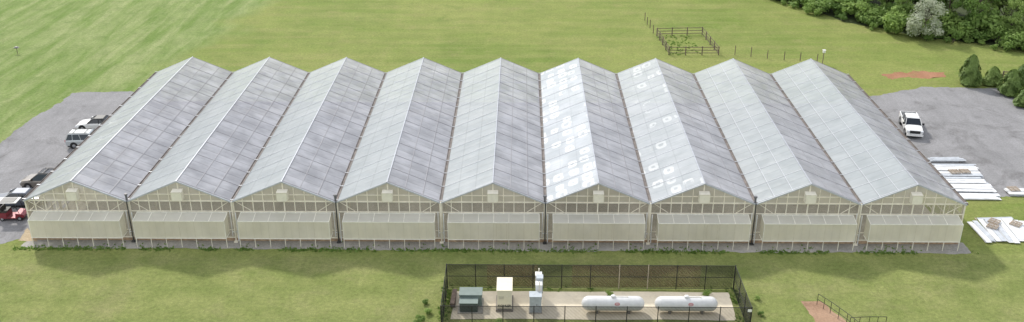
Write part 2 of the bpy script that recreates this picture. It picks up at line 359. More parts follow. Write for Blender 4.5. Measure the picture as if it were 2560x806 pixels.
def hood(i):
    xs = W/2-HW/2+.07; xe = xs+HW; yb = -.12; yf = -1.3; zb = .92; zf = 2.60; zk = 2.86
    m = MB(); m.face([(xs, yf, zb), (xe, yf, zb), (xe, yf, zf), (xs, yf, zf)]); m.face([(xs, yb, zb), (xs, yf, zb), (xs, yf, zf), (xs, yb, zk)]); m.face([(xe, yf, zb), (xe, yb, zb), (xe, yb, zk), (xe, yf, zf)])
    ho = m.obj("fan_hood", HOOD, gh, (i*W, 0, 0))
    m = MB(); m.face([(xs, yf, zf), (xe, yf, zf), (xe, yb, zk), (xs, yb, zk)]); m.obj("hood_top", HOODT, ho)
    m = MB(); n = NL
    for k in range(n+1):
        x = xs+(xe-xs)*k/n
        if k in (0, n): m.box((x, yf-.02, (zb+zf)/2), (.045, .03, zf-zb+.02))
        m.bar((x, yf, zf+.02), (x, yb, zk+.02), .05, .03)
    for z in (zb, zf+.01): m.box(((xs+xe)/2, yf-.025, z), (HW+.06, .05, .05))
    m.box(((xs+xe)/2, yb-.02, zk+.02), (HW+.04, .05, .05)); m.box((xs-.02, (yf+yb)/2, zb), (.04, 1.2, .05)); m.box((xe+.02, (yf+yb)/2, zb), (.04, 1.2, .05))
    m.obj("hood_frame", FRW, ho)
    for k in range(1, n): m = MB(); m.box((xs+(xe-xs)*k/n, yf-.012, (zb+zf)/2), (.028, .015, zf-zb-.06)); m.obj("hood_seam", SEAM, ho)
    for k in range(n+1): link("hood_leg", leg0, ho, (xs+(xe-xs)*k/n, yf+.02, 0))
    if i in (4, 5, 6):
        d = MB(); d.box((xs+HW*.53, yf-.045, 1.78), (.04, .03, 1.5)); d.box((xs+HW*.53+.9, yf-.045, 1.78), (.04, .03, 1.5)); d.box((xs+HW*.53+.45, yf-.045, 2.52), (.86, .03, .04)); d.obj("hood_door", SEAM, ho)
VH = pmat("vent_hood", (.80, .76, .65), .5, var=.06)
def vent(i):
    m = MB(); x = W/2; a = .46
    m.loft([[(x-a, -.06, 4.25), (x+a, -.06, 4.25), (x+a, -.06, 5.15), (x-a, -.06, 5.15)], [(x-a, -.65, 4.25), (x+a, -.65, 4.25), (x+a, -.65, 5.05), (x-a, -.65, 5.05)]])
    v = m.obj("gable_vent_hood", VH, gh, (i*W, 0, 0))
    m = MB()
    for sx in (-1, 1): m.box((x+sx*a, -.66, 4.64), (.03, .03, .84))
    m.box((x, -.665, 5.06), (.96, .03, .03)); m.box((x, -.665, 4.24), (.96, .03, .03)); m.obj("vent_frame", SEAM, v)
for i in range(NB_): hood(i); vent(i)

# ------------------------------------------------------------------ vehicles
def car_ring(x, zb, zt, w):
    return [(x, -w*.92, zb), (x, -w, zb+.14), (x, -w, zt-.18), (x, -w*.9, zt-.02), (x, -w*.5, zt+.02), (x, w*.5, zt+.02), (x, w*.9, zt-.02), (x, w, zt-.18), (x, w, zb+.14), (x, w*.92, zb)]
def paint(name, c, metal=.3): return pmat(name, c, .28, metal, .04, coat=.6)
def wheels(p, xs, hw, r):
    for x in xs:
        for s in (-1, 1):
            m = MB(); m.tube((x, s*(hw-.20), r), (x, s*(hw+.015), r), r, n=20); wo = m.obj("wheel", RUB, p)
            m = MB(); m.tube((x, s*(hw+.0), r), (x, s*(hw+.03), r), r*.62, r*.5, n=10); m.obj("rim", RIM, wo)
LAMP = pmat("lamp_glass", (.75, .77, .8), .1, var=.02); TAIL = pmat("tail_lamp", (.35, .02, .02), .2, var=.05)
def car(kind, name, label, loc, rz, pm, roofm=None, rails=False, group="cars parked beside the greenhouse"):
    t = thing(name, label, "car", loc, rz, group)
    if kind == 'suv':
        st = [(-2.3,.45,.88,.78),(-2.22,.3,1.02,.87),(-1.4,.25,1.06,.92),(.9,.25,1.04,.92),(1.2,.25,1.02,.92),(1.9,.28,.94,.90),(2.18,.35,.82,.84),(2.3,.42,.68,.74)]
        cb = (-2.18, 1.2, -1.9, .35, 1.0, 1.62, .85, .66)
    elif kind == 'sedan':
        st = [(-2.35,.42,.8,.76),(-2.25,.28,.92,.86),(-1.4,.22,.96,.9),(.9,.22,.93,.9),(1.2,.22,.9,.9),(1.95,.25,.8,.88),(2.25,.3,.68,.8),(2.35,.38,.58,.7)]
        cb = (-1.75, 1.1, -1.15, .25, .9, 1.40, .82, .6)
    else:
        st = [(-2.15,.42,.8,.74),(-2.05,.28,.9,.84),(-1.3,.22,.94,.88),(.8,.22,.92,.88),(1.1,.22,.9,.88),(1.85,.25,.8,.86),(2.1,.3,.68,.78),(2.2,.38,.58,.7)]
        cb = (-1.6, .95, -1.0, .15, .88, 1.36, .8, .6)
    m = MB(); m.loft([car_ring(*s) for s in st]); bo = m.obj("body", pm, t)
    md = bo.modifiers.new("b", 'BEVEL'); md.width = .05; md.segments = 2; md.angle_limit = .5
    x0, x1, r0, r1, z0, z1, wb, wr = cb
    m = MB(); m.loft([[(x0, -wb, z0), (x1, -wb, z0), (x1, wb, z0), (x0, wb, z0)], [(r0, -wr, z1), (r1, -wr, z1), (r1, wr, z1), (r0, wr, z1)]]); m.obj("window", GLS, t)
    m = MB(); m.loft([[(r0-.06, -wr-.03, z1-.02), (r1+.05, -wr-.03, z1-.02), (r1+.05, wr+.03, z1-.02), (r0-.06, wr+.03, z1-.02)], [(r0+.06, -wr+.06, z1+.06), (r1-.1, -wr+.06, z1+.06), (r1-.1, wr-.06, z1+.06), (r0+.06, wr-.06, z1+.06)]])
    rfo = m.obj("roof", roofm or pm, t)
    for s in (-1, 1):
        for xa, xb in ((x0, r0), (x1, r1), ((x0*.45+x1*.55)-.25, (r0*.5+r1*.5)), (x0*.75+x1*.25-.1, r0*.8+r1*.2)):
            m = MB(); m.bar((xa, s*(wb+.005), z0), (xb, s*(wr+.01), z1), .05, .07); m.obj("pillar", roofm if kind == 'convertible' else pm, rfo)
    wheels(t, (-1.38, 1.42), .9 if kind == 'suv' else .87, .35 if kind == 'suv' else .32)
    m = MB()
    for x in (-1.38, 1.42): m.tube((x, -(st[3][3]+.005), .36), (x, st[3][3]+.005, .36), .42, n=18)
    m.box((0, 0, .25), (4.2, 1.7, .12)); m.obj("wheel_arch", BLK, t)
    for s in (-1, 1):
        m = MB(); m.box((st[-2][0]+.03, s*.62, st[-2][2]-.12), (.14, .34, .13)); m.obj("headlight", LAMP, t)
        m = MB(); m.box((st[0][0]+.03, s*.66, st[0][2]-.05), (.12, .22, .24)); m.obj("tail_light", TAIL, t)
        m = MB(); m.box((x1-.15, s*(wb+.16), z0+.1), (.12, .2, .14)); m.obj("mirror", pm, t)
    m = MB(); m.box((st[-1][0]-.02, 0, .42), (.1, 1.3, .2)); m.obj("grille", BLK, t)
    m = MB(); m.box((st[0][0]-.01, 0, .62), (.04, .5, .13)); m.obj("licence_plate", WHT, t)
    if rails:
        m = MB()
        for s in (-1, 1): m.bar((r0+.1, s*(wr-.04), z1+.12), (r1-.15, s*(wr-.04), z1+.12), .05, .04)
        for x in (r0+.5, r1-.5): m.bar((x, -wr, z1+.13), (x, wr, z1+.13), .06, .03)
        m.obj("roof_rack", BLK, t)
    return t
def near(u, v, dx, dy): g = G(u, v); return (g[0]+dx, g[1]+dy)
car('suv', "parked_car", "silver suv with roof rails parked nose-in beside the greenhouse", near(164, 372, 2.35, .9), 0.05, paint("silver_paint", (.50, .53, .54), .3), rails=True)
car('convertible', "parked_car", "white car with a black roof parked on gravel", near(188, 329, 2.25, .9), math.pi+.05, paint("white_car_paint", (.76, .76, .74), 0), roofm=BLK)
car('suv', "parked_car", "brown suv with black roof rack parked on gravel", near(49, 476, 2.35, .9), math.pi-.04, paint("bronze_paint", (.20, .175, .15), .3), roofm=GLS, rails=True)
car('sedan', "parked_car", "dark blue-grey sedan parked behind a golf cart", near(-26, 521, 2.4, .9), math.pi+.03, paint("slate_paint", (.12, .135, .165), .3))
a = Vector(G(2285, 349)); b = Vector(G(2266, 303)); c = (a+b)/2; d = (a-b)
pk = thing("pickup_truck", "white crew cab pickup truck with black bed liner on gravel", "pickup truck", (c.x, c.y), math.atan2(d.y, d.x))
pw = paint("white_truck_paint", (.80, .80, .79), 0)
m = MB(); m.loft([car_ring(*s) for s in [(-.95,.45,1.12,.92),(.5,.4,1.12,.93),(1.1,.4,1.14,.93),(1.5,.42,1.12,.93),(2.3,.45,1.06,.9),(2.6,.5,.95,.84),(2.7,.55,.85,.78)]])
bo = m.obj("body", pw, pk); md = bo.modifiers.new("b", 'BEVEL'); md.width = .05; md.segments = 2; md.angle_limit = .5
m = MB(); 
for s in (-1, 1): m.box((-1.83, s*.88, .84), (1.75, .09, .72))
m.box((-2.72, 0, .84), (.07, 1.7, .70)); m.box((-.98, 0, .86), (.06, 1.66, .66)); m.obj("cargo_bed", pw, pk)
m = MB(); m.box((-1.83, 0, .62), (1.7, 1.66, .1)); m.box((-1.83, .81, .9), (1.7, .04, .56)); m.box((-1.83, -.81, .9), (1.7, .04, .56)); m.box((-1.15, 0, .9), (.3, 1.4, .5)); m.obj("bed_liner", BLK, pk)
m = MB(); m.loft([[(-.95, -.86, 1.1), (1.35, -.86, 1.1), (1.35, .86, 1.1), (-.95, .86, 1.1)], [(-.8, -.68, 1.7), (.55, -.68, 1.7), (.55, .68, 1.7), (-.8, .68, 1.7)]]); m.obj("window", GLS, pk)
m = MB(); m.loft([[(-.86, -.71, 1.68), (.62, -.71, 1.68), (.62, .71, 1.68), (-.86, .71, 1.68)], [(-.7, -.6, 1.78), (.42, -.6, 1.78), (.42, .6, 1.78), (-.7, .6, 1.78)]]); rfo = m.obj("roof", pw, pk)
for s in (-1, 1):
    for xa, xb in ((-.93, -.8), (1.33, .55), (.15, -.1)): m = MB(); m.bar((xa, s*.865, 1.1), (xb, s*.69, 1.7), .05, .09); m.obj("pillar", pw, rfo)
wheels(pk, (-1.75, 1.75), .92, .4)
m = MB()
for x in (-1.75, 1.75): m.tube((x, -.945, .42), (x, .945, .42), .5, n=18)
m.box((0, 0, .42), (5.0, 1.5, .14)); m.obj("wheel_arch", BLK, pk)
m = MB(); m.box((2.68, 0, .82), (.12, 1.1, .3)); m.obj("grille", BLK, pk)
m = MB(); m.box((2.76, 0, .5), (.16, 1.75, .2)); m.obj("bumper", pw, pk)
for s in (-1, 1):
    m = MB(); m.box((2.6, s*.72, .88), (.2, .26, .2)); m.obj("headlight", LAMP, pk)
    m = MB(); m.box((1.1, s*1.03, 1.22), (.14, .22, .22)); m.obj("mirror", BLK, pk)
    m = MB(); m.box((-2.74, s*.85, .95), (.06, .14, .3)); m.obj("tail_light", TAIL, pk)
gc = thing("golf_cart", "red golf cart with a flat roof on four struts", "golf cart", near(-6, 554, 1.25, .6), 0.04)
RED = paint("red_paint", (.22, .02, .03), .2)
m = MB(); m.loft([[(x, -w_, zb), (x, -w_, zt), (x, w_, zt), (x, w_, zb)] for x, zb, zt, w_ in ((-1.2,.35,.75,.5),(-1.1,.28,.85,.58),(-.35,.28,.85,.6),(-.33,.28,.36,.6),(.45,.28,.36,.6),(.5,.28,.78,.58),(.95,.3,.72,.55),(1.2,.35,.55,.45))]); m.obj("body", RED, gc)
m = MB(); m.box((-.55, 0, .92), (.5, 1.05, .12)); m.box((-.82, 0, 1.15), (.1, 1.05, .4)); m.box((-1.0, 0, .9), (.4, 1.0, .1)); m.obj("seat", pmat("dark_seat", (.05, .045, .04), .6), gc)
for x, x2 in ((-.95, -.8), (.85, .55)):
    for s in (-.52, .52): m = MB(); m.tube((x, s, .7), (x2, s, 1.85), .025); m.obj("strut", BLK, gc)
m = MB(); m.box((-.15, 0, 1.88), (1.9, 1.2, .06)); rfo = m.obj("roof", pmat("cart_roof", (.62, .60, .58), .5), gc)
m = MB(); m.box((-.1, 0, 1.93), (1.3, .95, .03)); m.obj("roof_panel", BLK, rfo)
m = MB(); m.tube((.35, .25, .8), (.15, .25, 1.05), .02); m.tube((.14, .25, 1.05), (.17, .25, 1.03), .17, n=14); m.obj("steering_wheel", BLK, gc)
wheels(gc, (-.8, .8), .56, .23)

# ------------------------------------------------------------------ tank yard
YX0, YX1, YY0, YY1 = -5.95, 17.35, 60.9, 66.95; FH = 2.24
sheet("concrete_pad", [(-5.4, 62.5), (16.7, 62.5), (16.9, 66.5), (-5.3, 66.5)], .02, CONC, .05, .5)
def netmat(name, c, cover):
    m, n, b, o = new_mat(name); q = NB(m); b.inputs['Base Color'].default_value = (*c, 1); b.inputs['Roughness'].default_value = .7
    f = q.ramp(q.noise(1.6, 6, rough=.7), [(.3, cover*.9), (.7, min(1, cover*1.1))])
    s = q.sep(q.pos); wv = q.math('ABSOLUTE', q.math('SINE', q.math('MULTIPLY', q.math('ADD', q.math('ADD', s[0], s[1]), s[2]), math.pi/.3)))
    f = q.math('MULTIPLY', f, q.mrange(wv, 0, 1, 1.10, .92), True)
    tr = n.nodes.new('ShaderNodeBsdfTransparent'); ms = n.nodes.new('ShaderNodeMixShader')
    n.links.new(f, ms.inputs[0]); n.links.new(tr.outputs[0], ms.inputs[1]); n.links.new(b.outputs[0], ms.inputs[2]); n.links.new(ms.outputs[0], o.inputs[0]); return m
NET = netmat("black_chain_link", (.012, .012, .012), .48); NETD = netmat("dense_chain_link", (.014, .013, .012), .42); NETB = netmat("side_chain_link", (.012, .012, .012), .66)
SCR = netmat("brown_screen", (.24, .135, .09), .62); SCG = netmat("green_black_screen", (.06, .06, .04), .5)
fe = thing("chain_link_fence", "black chain link fence enclosing gas tanks and a generator", "fence", ((YX0+YX1)/2, (YY0+YY1)/2)); ox, oy = fe.location.x, fe.location.y
def fl_(x, y, z): return (x-ox, y-oy, z)
BPOST = pmat("beige_post", (.42, .36, .27), .6)
cs = [(YX0, YY0), (YX1, YY0), (YX1, YY1), (YX0, YY1)]
for k in range(4):
    a = Vector(cs[k]); b = Vector(cs[(k+1) % 4]); n = 10 if k in (0, 2) else 3
    for i in range(n):
        p = a.lerp(b, i/n); m = MB(); m.tube(fl_(p.x, p.y, 0), fl_(p.x, p.y, FH+.05), .035 if i else .055)
        m.obj("fence_post", BPOST if (k == 2 and i in (3, 4)) else BLK, fe)
    for z in (FH, .08)+((1.15,) if k != 0 else ()):
        m = MB(); m.tube(fl_(a.x, a.y, z), fl_(b.x, b.y, z), .025, n=6); m.obj("fence_rail", BLK, fe)
    m = MB(); m.face([fl_(a.x, a.y, .05), fl_(b.x, b.y, .05), fl_(b.x, b.y, FH), fl_(a.x, a.y, FH)]); m.obj("fence_mesh", (NET, NETB, NETD, NETB)[k], fe)
for xa, xb, sm in ((YX0+.1, -2.7, SCG), (-2.7, 1.4, SCR), (1.4, 4.2, SCG), (4.2, 10.8, SCR), (10.8, 14.6, SCR), (14.6, YX1-.1, SCG)):
    m = MB(); m.face([fl_(xa, YY1+.04, .15), fl_(xb, YY1+.04, .15), fl_(xb, YY1+.04, FH-.06), fl_(xa, YY1+.04, FH-.06)]); m.obj("privacy_screen", sm, fe)
m = MB(); m.box(fl_(YX1-.15, YY0-.06, 2.0), (.3, .02, .22)); m.obj("fence_sign", WHT, fe)
REDM = pmat("red_lettering", (.50, .14, .14), .5); TW = pmat("tank_white", (.68, .68, .67), .4, var=.07); SADM = pmat("saddle", (.22, .20, .18), .9)
def tank(x, y):
    t = thing("gas_tank", "white horizontal gas tank with a red emblem on concrete saddles", "gas tank", (x, y), group="white gas tanks inside the fence")
    R = .58; LL = 1.88; ZC = .80; rings = []
    prof = [(-LL-R*math.cos(a_), R*math.sin(a_)) for a_ in [i*math.pi/12 for i in range(0, 7)]]+[(LL+R*math.cos(a_), R*math.sin(a_)) for a_ in [i*math.pi/12 for i in range(6, -1, -1)]]
    for px, pr in prof: rings.append([(px, max(pr, .004)*math.cos(2*math.pi*j/28), ZC+max(pr, .004)*math.sin(2*math.pi*j/28)) for j in range(28)])
    m = MB(); m.loft(rings); m.obj("tank_shell", TW, t, smooth=True)
    for sx in (-1.25, 1.25):
        m = MB(); m.box((sx, .05, .15), (.2, .7, .3)); m.obj("saddle", SADM, t)
    m = MB(); m.tube((0, 0, 1.32), (0, 0, 1.52), .2, .17, n=16); m.tube((0, 0, 1.52), (0, 0, 1.56), .17, .08, n=16); m.obj("valve_dome", TW, t)
    m = MB(); m.tube((1.1, 0, 1.36), (1.1, 0, 1.44), .05); m.tube((.2, 0, 1.40), (1.1, 0, 1.41), .02); m.obj("gas_pipe", FRM, t)
    m = MB()
    def arc(xc, a0, a1, w0, rr, mm):
        st = 6
        for i in range(st):
            p0 = a0+(a1-a0)*i/st; p1 = a0+(a1-a0)*(i+1)/st
            f0 = math.sqrt(max(0, 1-((i/st)*2-1)**2)); f1 = math.sqrt(max(0, 1-(((i+1)/st)*2-1)**2)); ha = w0*(.45+.55*f0); hb = w0*(.45+.55*f1)
            m.face([(xc-ha, -rr*math.cos(p0), ZC+rr*math.sin(p0)), (xc+ha, -rr*math.cos(p0), ZC+rr*math.sin(p0)), (xc+hb, -rr*math.cos(p1), ZC+rr*math.sin(p1)), (xc-hb, -rr*math.cos(p1), ZC+rr*math.sin(p1))], mm)
    arc(.28, .25, .66, .2, R+.006, 0); arc(.28, .34, .40, .15, R+.012, 1); arc(.28, .49, .55, .15, R+.012, 1)
    m.obj("emblem", [REDM, TW], t)
tank(7.25, 63.6); tank(12.95, 63.6)
gn = thing("generator", "cream backup generator enclosure on a concrete pad", "generator", (-1.22, 64.55))
CRM = pmat("cream_enclosure", (.76, .70, .55), .45, var=.04)
m = MB(); m.box((0, 0, .12), (1.35, 2.1, .2)); m.obj("generator_base", SADM, gn)
m = MB(); m.box((0, 0, 1.05), (1.16, 1.9, 1.66)); e = m.obj("enclosure", CRM, gn); md = e.modifiers.new("b", 'BEVEL'); md.width = .03; md.segments = 2
m = MB(); m.box((0, 0, 1.90), (1.24, 1.98, .06)); m.obj("enclosure_lid", CRM, gn)
m = MB()
for k in range(4): m.box((-.25, -.955, 1.15+k*.07), (.4, .02, .025))
m.obj("louvre", pmat("louvre_grey", (.45, .42, .34), .6), gn)
m = MB(); m.box((.2, -.96, 1.4), (.14, .02, .07)); m.obj("warning_label", FRM, gn)
tx = bpy.data.curves.new("lettering", 'FONT'); tx.body = "KOHLER"; tx.size = .27; tx.align_x = 'CENTER'; tx.extrude = .004; tx.offset = .006
to = bpy.data.objects.new("lettering_tmp", tx); COL.objects.link(to); bpy.context.view_layer.update()
dg = bpy.context.evaluated_depsgraph_get(); me = bpy.data.meshes.new_from_object(to.evaluated_get(dg)); bpy.data.objects.remove(to)
me.materials.clear(); me.materials.append(BLK); lo = bpy.data.objects.new("lettering", me); COL.objects.link(lo); lo.parent = gn; lo.location = (0, -.962, .42); lo.rotation_euler = (math.pi/2, 0, 0)
TG = pmat("green_grey_cabinet", (.17, .22, .20), .5, var=.08); TG2 = pmat("dark_cabinet", (.06, .085, .08), .5); LG = pmat("grey_cabinet", (.44, .48, .51), .45); PGR = pmat("pad_grey", (.4, .38, .34), .9)
t = thing("transformer_cabinet", "green-grey pad transformer with a darker front compartment", "electrical cabinet", (-3.9, 64.3))
m = MB(); m.box((0, .45, .58), (1.75, 1.1, .96)); m.obj("cabinet_body", TG, t); m = MB(); m.box((0, .45, 1.09), (1.83, 1.18, .06)); m.obj("cabinet_lid", TG, t)
m = MB(); m.box((-.12, -.55, .47), (1.4, .85, .74)); m.obj("front_compartment", TG2, t); m = MB(); m.box((-.12, -.55, .87), (1.46, .88, .06)); m.obj("compartment_lid", TG, t)
m = MB(); m.box((0, 0, .05), (2.0, 2.2, .1)); m.obj("cabinet_base", PGR, t); m = MB(); m.box((-.1, -1.0, .6), (.04, .05, .16)); m.obj("cabinet_handle", BLK, t)
t = thing("switch_cabinet", "pale grey electrical cabinet on the concrete pad", "electrical cabinet", (1.2, 63.7))
m = MB(); m.box((0, 0, .8), (.92, .75, 1.4)); m.obj("cabinet_body", LG, t); m = MB(); m.box((0, 0, 1.52), (.98, .83, .04)); m.obj("cabinet_lid", LG, t)
m = MB(); m.box((0, 0, .05), (1.05, .9, .1)); m.obj("cabinet_base", PGR, t); m = MB(); m.box((.1, -.40, .8), (.03, .05, .14)); m.obj("cabinet_handle", BLK, t)
rk = thing("electrical_rack", "tall rack of white electrical boxes on posts", "electrical rack", (1.5, 65.3), 0)
for y in (-1.0, 1.0): m = MB(); m.box((0, y, 1.15), (.08, .08, 2.3)); m.obj("rack_post", FRM, rk)
for k, (y, z, h) in enumerate(((-.7, 1.3, 1.3), (0, 1.45, 1.4), (.65, 1.5, 1.0))):
    dx = .05 if k % 2 else -.03
    m = MB(); m.box((dx, y, z), (.5, .58, h)); m.box((dx, y, z+h/2+.015), (.54, .62, .03)); m.obj("meter_box", LG if k == 1 else WHT, rk)
ts = MB()
for k in range(4): ts.box((rng.uniform(-.03, .03), rng.uniform(-.1, .1), .05+.1*k), (.35, 2.2, .1), rz=rng.uniform(-.05, .05))
tag(ts.obj("timber_stack", WOOD, loc=(-5.3, 65.2, .02)), "stack of brown timber against the fence", "timber")

# ------------------------------------------------------------------ wooden pen and posts
def gz(u, v): return Vector((*G(u, v), 0))
pc = [gz(1672, 138), gz(1796, 138), gz(1755, 88), gz(1642, 90)]
pn = thing("wooden_pen", "square weathered wooden rail pen with weeds inside", "pen", pc[0][:2]); o3 = pc[0]
for k in range(4):
    a, b = pc[k]-o3, pc[(k+1) % 4]-o3; n = 3 if k in (0, 2) else 4
    for i in range(n):
        p = a.lerp(b, i/n); m = MB(); m.box((p.x, p.y, .62), (.12, .12, 1.24)); m.obj("fence_post", WOOD, pn)
    for z in (.3, .7, 1.12): m = MB(); m.bar(a+Vector((0, 0, z)), b+Vector((0, 0, z)), .035, .08); m.obj("fence_rail", WOOD, pn)
for (u, v) in [(1612, 52), (1618, 62), (1625, 71), (1633, 84), (1837, 138), (1877, 142), (1918, 147), (1960, 151), (2000, 153), (2042, 158)]:
    m = MB(); hh = 1.25+rng.uniform(-.08, .12); m.box((0, 0, hh/2), (.08, .08, hh), rz=rng.uniform(0, 1)); m.tube((0, 0, hh), (0, 0, hh+.03), .05, .02, n=4)
    tag(m.obj("fence_post", WOOD, loc=(*G(u, v), 0)), "thin weathered wooden post standing in grass", "fence post", "wooden posts in the field")
nb = thing("nest_box", "small white box on a post in the field", "nest box", G(2056, 160))
m = MB(); m.box((0, 0, .8), (.08, .08, 1.6)); m.obj("post", WOOD, nb); m = MB(); m.box((0, 0, 1.75), (.3, .3, .34)); m.box((0, 0, 1.94), (.4, .4, .04)); m.obj("box", WHT, nb)
ft = thing("feeder_table", "small grey flat-topped stand in tall grass", "stand", G(44, 134))
m = MB(); m.tube((0, 0, 0), (0, 0, .8), .04); m.obj("post", WOOD, ft); m = MB(); m.box((0, 0, .83), (.6, .5, .07)); m.box((0, 0, .91), (.35, .35, .1)); m.obj("top", VGR, ft)
rf = thing("wooden_fence", "short wooden rail fence behind evergreens", "fence", G(2505, 200))
for i in range(4): m = MB(); m.box((i*1.6, 0, .6), (.14, .14, 1.2)); m.obj("fence_post", WOOD, rf)
for z in (.4, .8, 1.1): m = MB(); m.box((2.4, -.09, z), (5, .04, .13)); m.obj("fence_rail", WOOD, rf)
def railing(pts, label):
    p = [gz(*q) for q in pts]; t = thing("metal_railing", label, "railing", p[0][:2], group="metal railings by the dirt path"); o3 = p[0]
    for k in range(len(p)-1):
        a, b = p[k]-o3, p[k+1]-o3; n = max(1, round((b-a).length/.8))
        for i in range(n+1):
            q = a.lerp(b, i/n); m = MB(); m.tube(q, q+Vector((0, 0, 1)), .022, n=6); m.obj("post", BLK, t)
        for z in (.5, 1.0): m = MB(); m.tube(a+Vector((0, 0, z)), b+Vector((0, 0, z)), .022, n=6); m.obj("handrail", BLK, t)
railing([(2042, 762), (2075, 783), (2115, 812), (2150, 840)], "dark metal handrail beside a red dirt path")
railing([(2122, 822), (2170, 820), (2212, 820)], "short dark metal handrail on the lawn")

# ------------------------------------------------------------------ building material piles
def bundle(u0, v0, u1, v1, wid, label, layers=3, strip=.55, grey=.2, skew=0):
    a, b = gz(u0, v0), gz(u1, v1); d = (b-a); l = d.length; rz = math.atan2(d.y, d.x)+skew; mid_ = (a+b)/2
    m = MB(); n = max(1, int(round(wid/strip))); st = wid/n
    for k in (-.36, 0, .36): m.box((k*l, 0, .03), (.1, wid*.85, .06), 1)
    for ly in range(layers):
        for i in range(n):
            if ly and rng.random() < .18: continue
            off = (i-(n-1)/2)*st+rng.uniform(-.05, .05); ll_ = l*rng.uniform(.80, 1.0); sh = rng.uniform(-.5, .5)*(l-ll_)+rng.uniform(-.12, .12); z = .062+ly*.034+i*.003; mi = 2 if rng.random() < grey else 0; r_ = rng.uniform(-.02, .02)
            m.box((sh, off, z+.012), (ll_, st*rng.uniform(.8, .99), .022), mi, rz=r_)
            m.box((sh, off+rng.choice((-.3, .3))*st, z+.028), (ll_, .03, .008), mi, rz=r_)
    tag(m.obj("panel_bundle", [PVC, PALW, PVG], loc=(mid_.x, mid_.y, 0), rz=rz), label, "building material", "low stacks of white metal panels")
bl = "low stack of thin white and grey metal panels"
bundle(2322, 403, 2410, 403, .9, bl, 6, grey=.6, strip=.3); bundle(2328, 419, 2442, 421, 1.1, bl, 6, grey=.5, skew=.01, strip=.3)
bundle(2343, 437, 2452, 438, 1.9, bl, 8, grey=.25); bundle(2352, 457, 2468, 459, 1.7, bl, 6, grey=.35, skew=.015, strip=.4); bundle(2362, 476, 2484, 478, 1.7, bl, 8, grey=.2, skew=-.01); bundle(2382, 493, 2500, 495, 1.3, bl, 4, grey=.3)
bundle(2515, 484, 2600, 486, 1.3, "short stack of white panels on gravel", 6)
for k, (u, v, u2, v2) in enumerate(((2430, 555, 2476, 610), (2457, 552, 2507, 609), (2487, 549, 2533, 610), (2514, 550, 2564, 607), (2544, 553, 2588, 609))):
    bundle(u, v, u2, v2, 1.0, "stack of thin white panels lying on grass", 4, grey=.22, skew=(.03, -.02, .025, -.03, .01)[k], strip=.5)
bundle(2425, 549, 2530, 547, .5, "stack of thin white panels lying on grass", 3, grey=.3)
def pallet_mesh():
    m = MB()
    for i in range(7): m.box((0, -.5+i*.167, .13), (1.2, .075, .022))
    for y in (-.5, 0, .5): m.box((0, y, .012), (1.2, .1, .022))
    for x in (-.55, 0, .55): m.box((x, 0, .07), (.06, 1.1, .09))
    return m.mesh("pallet", [PALW])
pm_ = pallet_mesh()
for (u, v, z, r) in ((2384, 438, .36, .1), (2410, 437, .36, 0), (2532, 480, .29, .1), (2480, 572, .23, .85), (2484, 560, .23, .8), (2538, 566, .23, .8)):
    o = bpy.data.objects.new("pallet", pm_); COL.objects.link(o); o.location = (*G(u, v), z); o.rotation_euler[2] = r; o.scale = (.8, .8, .8)
    tag(o, "worn wooden pallet lying on white panels", "pallet", "wooden pallets on the panel stacks")

# ------------------------------------------------------------------ vegetation
def leafmat(name, c1, c2, tr=.35):
    m, n, b, o = new_mat(name); q = NB(m); b.inputs['Roughness'].default_value = .6; b.inputs['Specular IOR Level'].default_value = .25
    oi = n.nodes.new('ShaderNodeObjectInfo')
    f = q.math('ADD', q.math('MULTIPLY', q.noise(.9, 3), .9), q.math('MULTIPLY', q.math('SUBTRACT', oi.outputs['Random'], .5), .8))
    c = q.mix(q.ramp(f, [(.2, 0), (.75, 1)]), c1, c2); n.links.new(c, b.inputs['Base Color'])
    tl = n.nodes.new('ShaderNodeBsdfTranslucent'); n.links.new(c, tl.inputs[0]); ms = n.nodes.new('ShaderNodeMixShader'); ms.inputs[0].default_value = tr
    n.links.new(b.outputs[0], ms.inputs[1]); n.links.new(tl.outputs[0], ms.inputs[2]); n.links.new(ms.outputs[0], o.inputs[0]); return m
LEAF = leafmat("leaves", (.16, .26, .062), (.36, .48, .145), .42); LEAFD = leafmat("shrub_leaves", (.15, .25, .06), (.33, .46, .13), .42); EVG = leafmat("evergreen_leaves", (.12, .19, .05), (.23, .32, .09), .25)
BLOS = leafmat("blossom_leaves", (.42, .46, .32), (.78, .80, .70)); WEED = leafmat("weed_leaves", (.17, .28, .06), (.28, .40, .11), .5)
def leaves(m, cx, cy, cz, rx, ry, rz_, n, size, r, shell=.55):
    for _ in range(n):
        d = Vector((r.gauss(0, 1), r.gauss(0, 1), r.gauss(0, 1))).normalized(); k = shell+(1-shell)*r.random()
        p = Vector((cx+d.x*rx*k, cy+d.y*ry*k, cz+d.z*rz_*k))
        nr = (d+Vector((r.gauss(0, .5), r.gauss(0, .5), r.gauss(.5, .5)))).normalized(); u = nr.orthogonal().normalized()
        u = (Matrix.Rotation(r.uniform(0, 6.28), 3, nr) @ u); v = nr.cross(u); s = size*r.uniform(.6, 1.3)
        m.face([p-u*s*.5, p+v*s*.32, p+u*s*.55, p-v*s*.32])
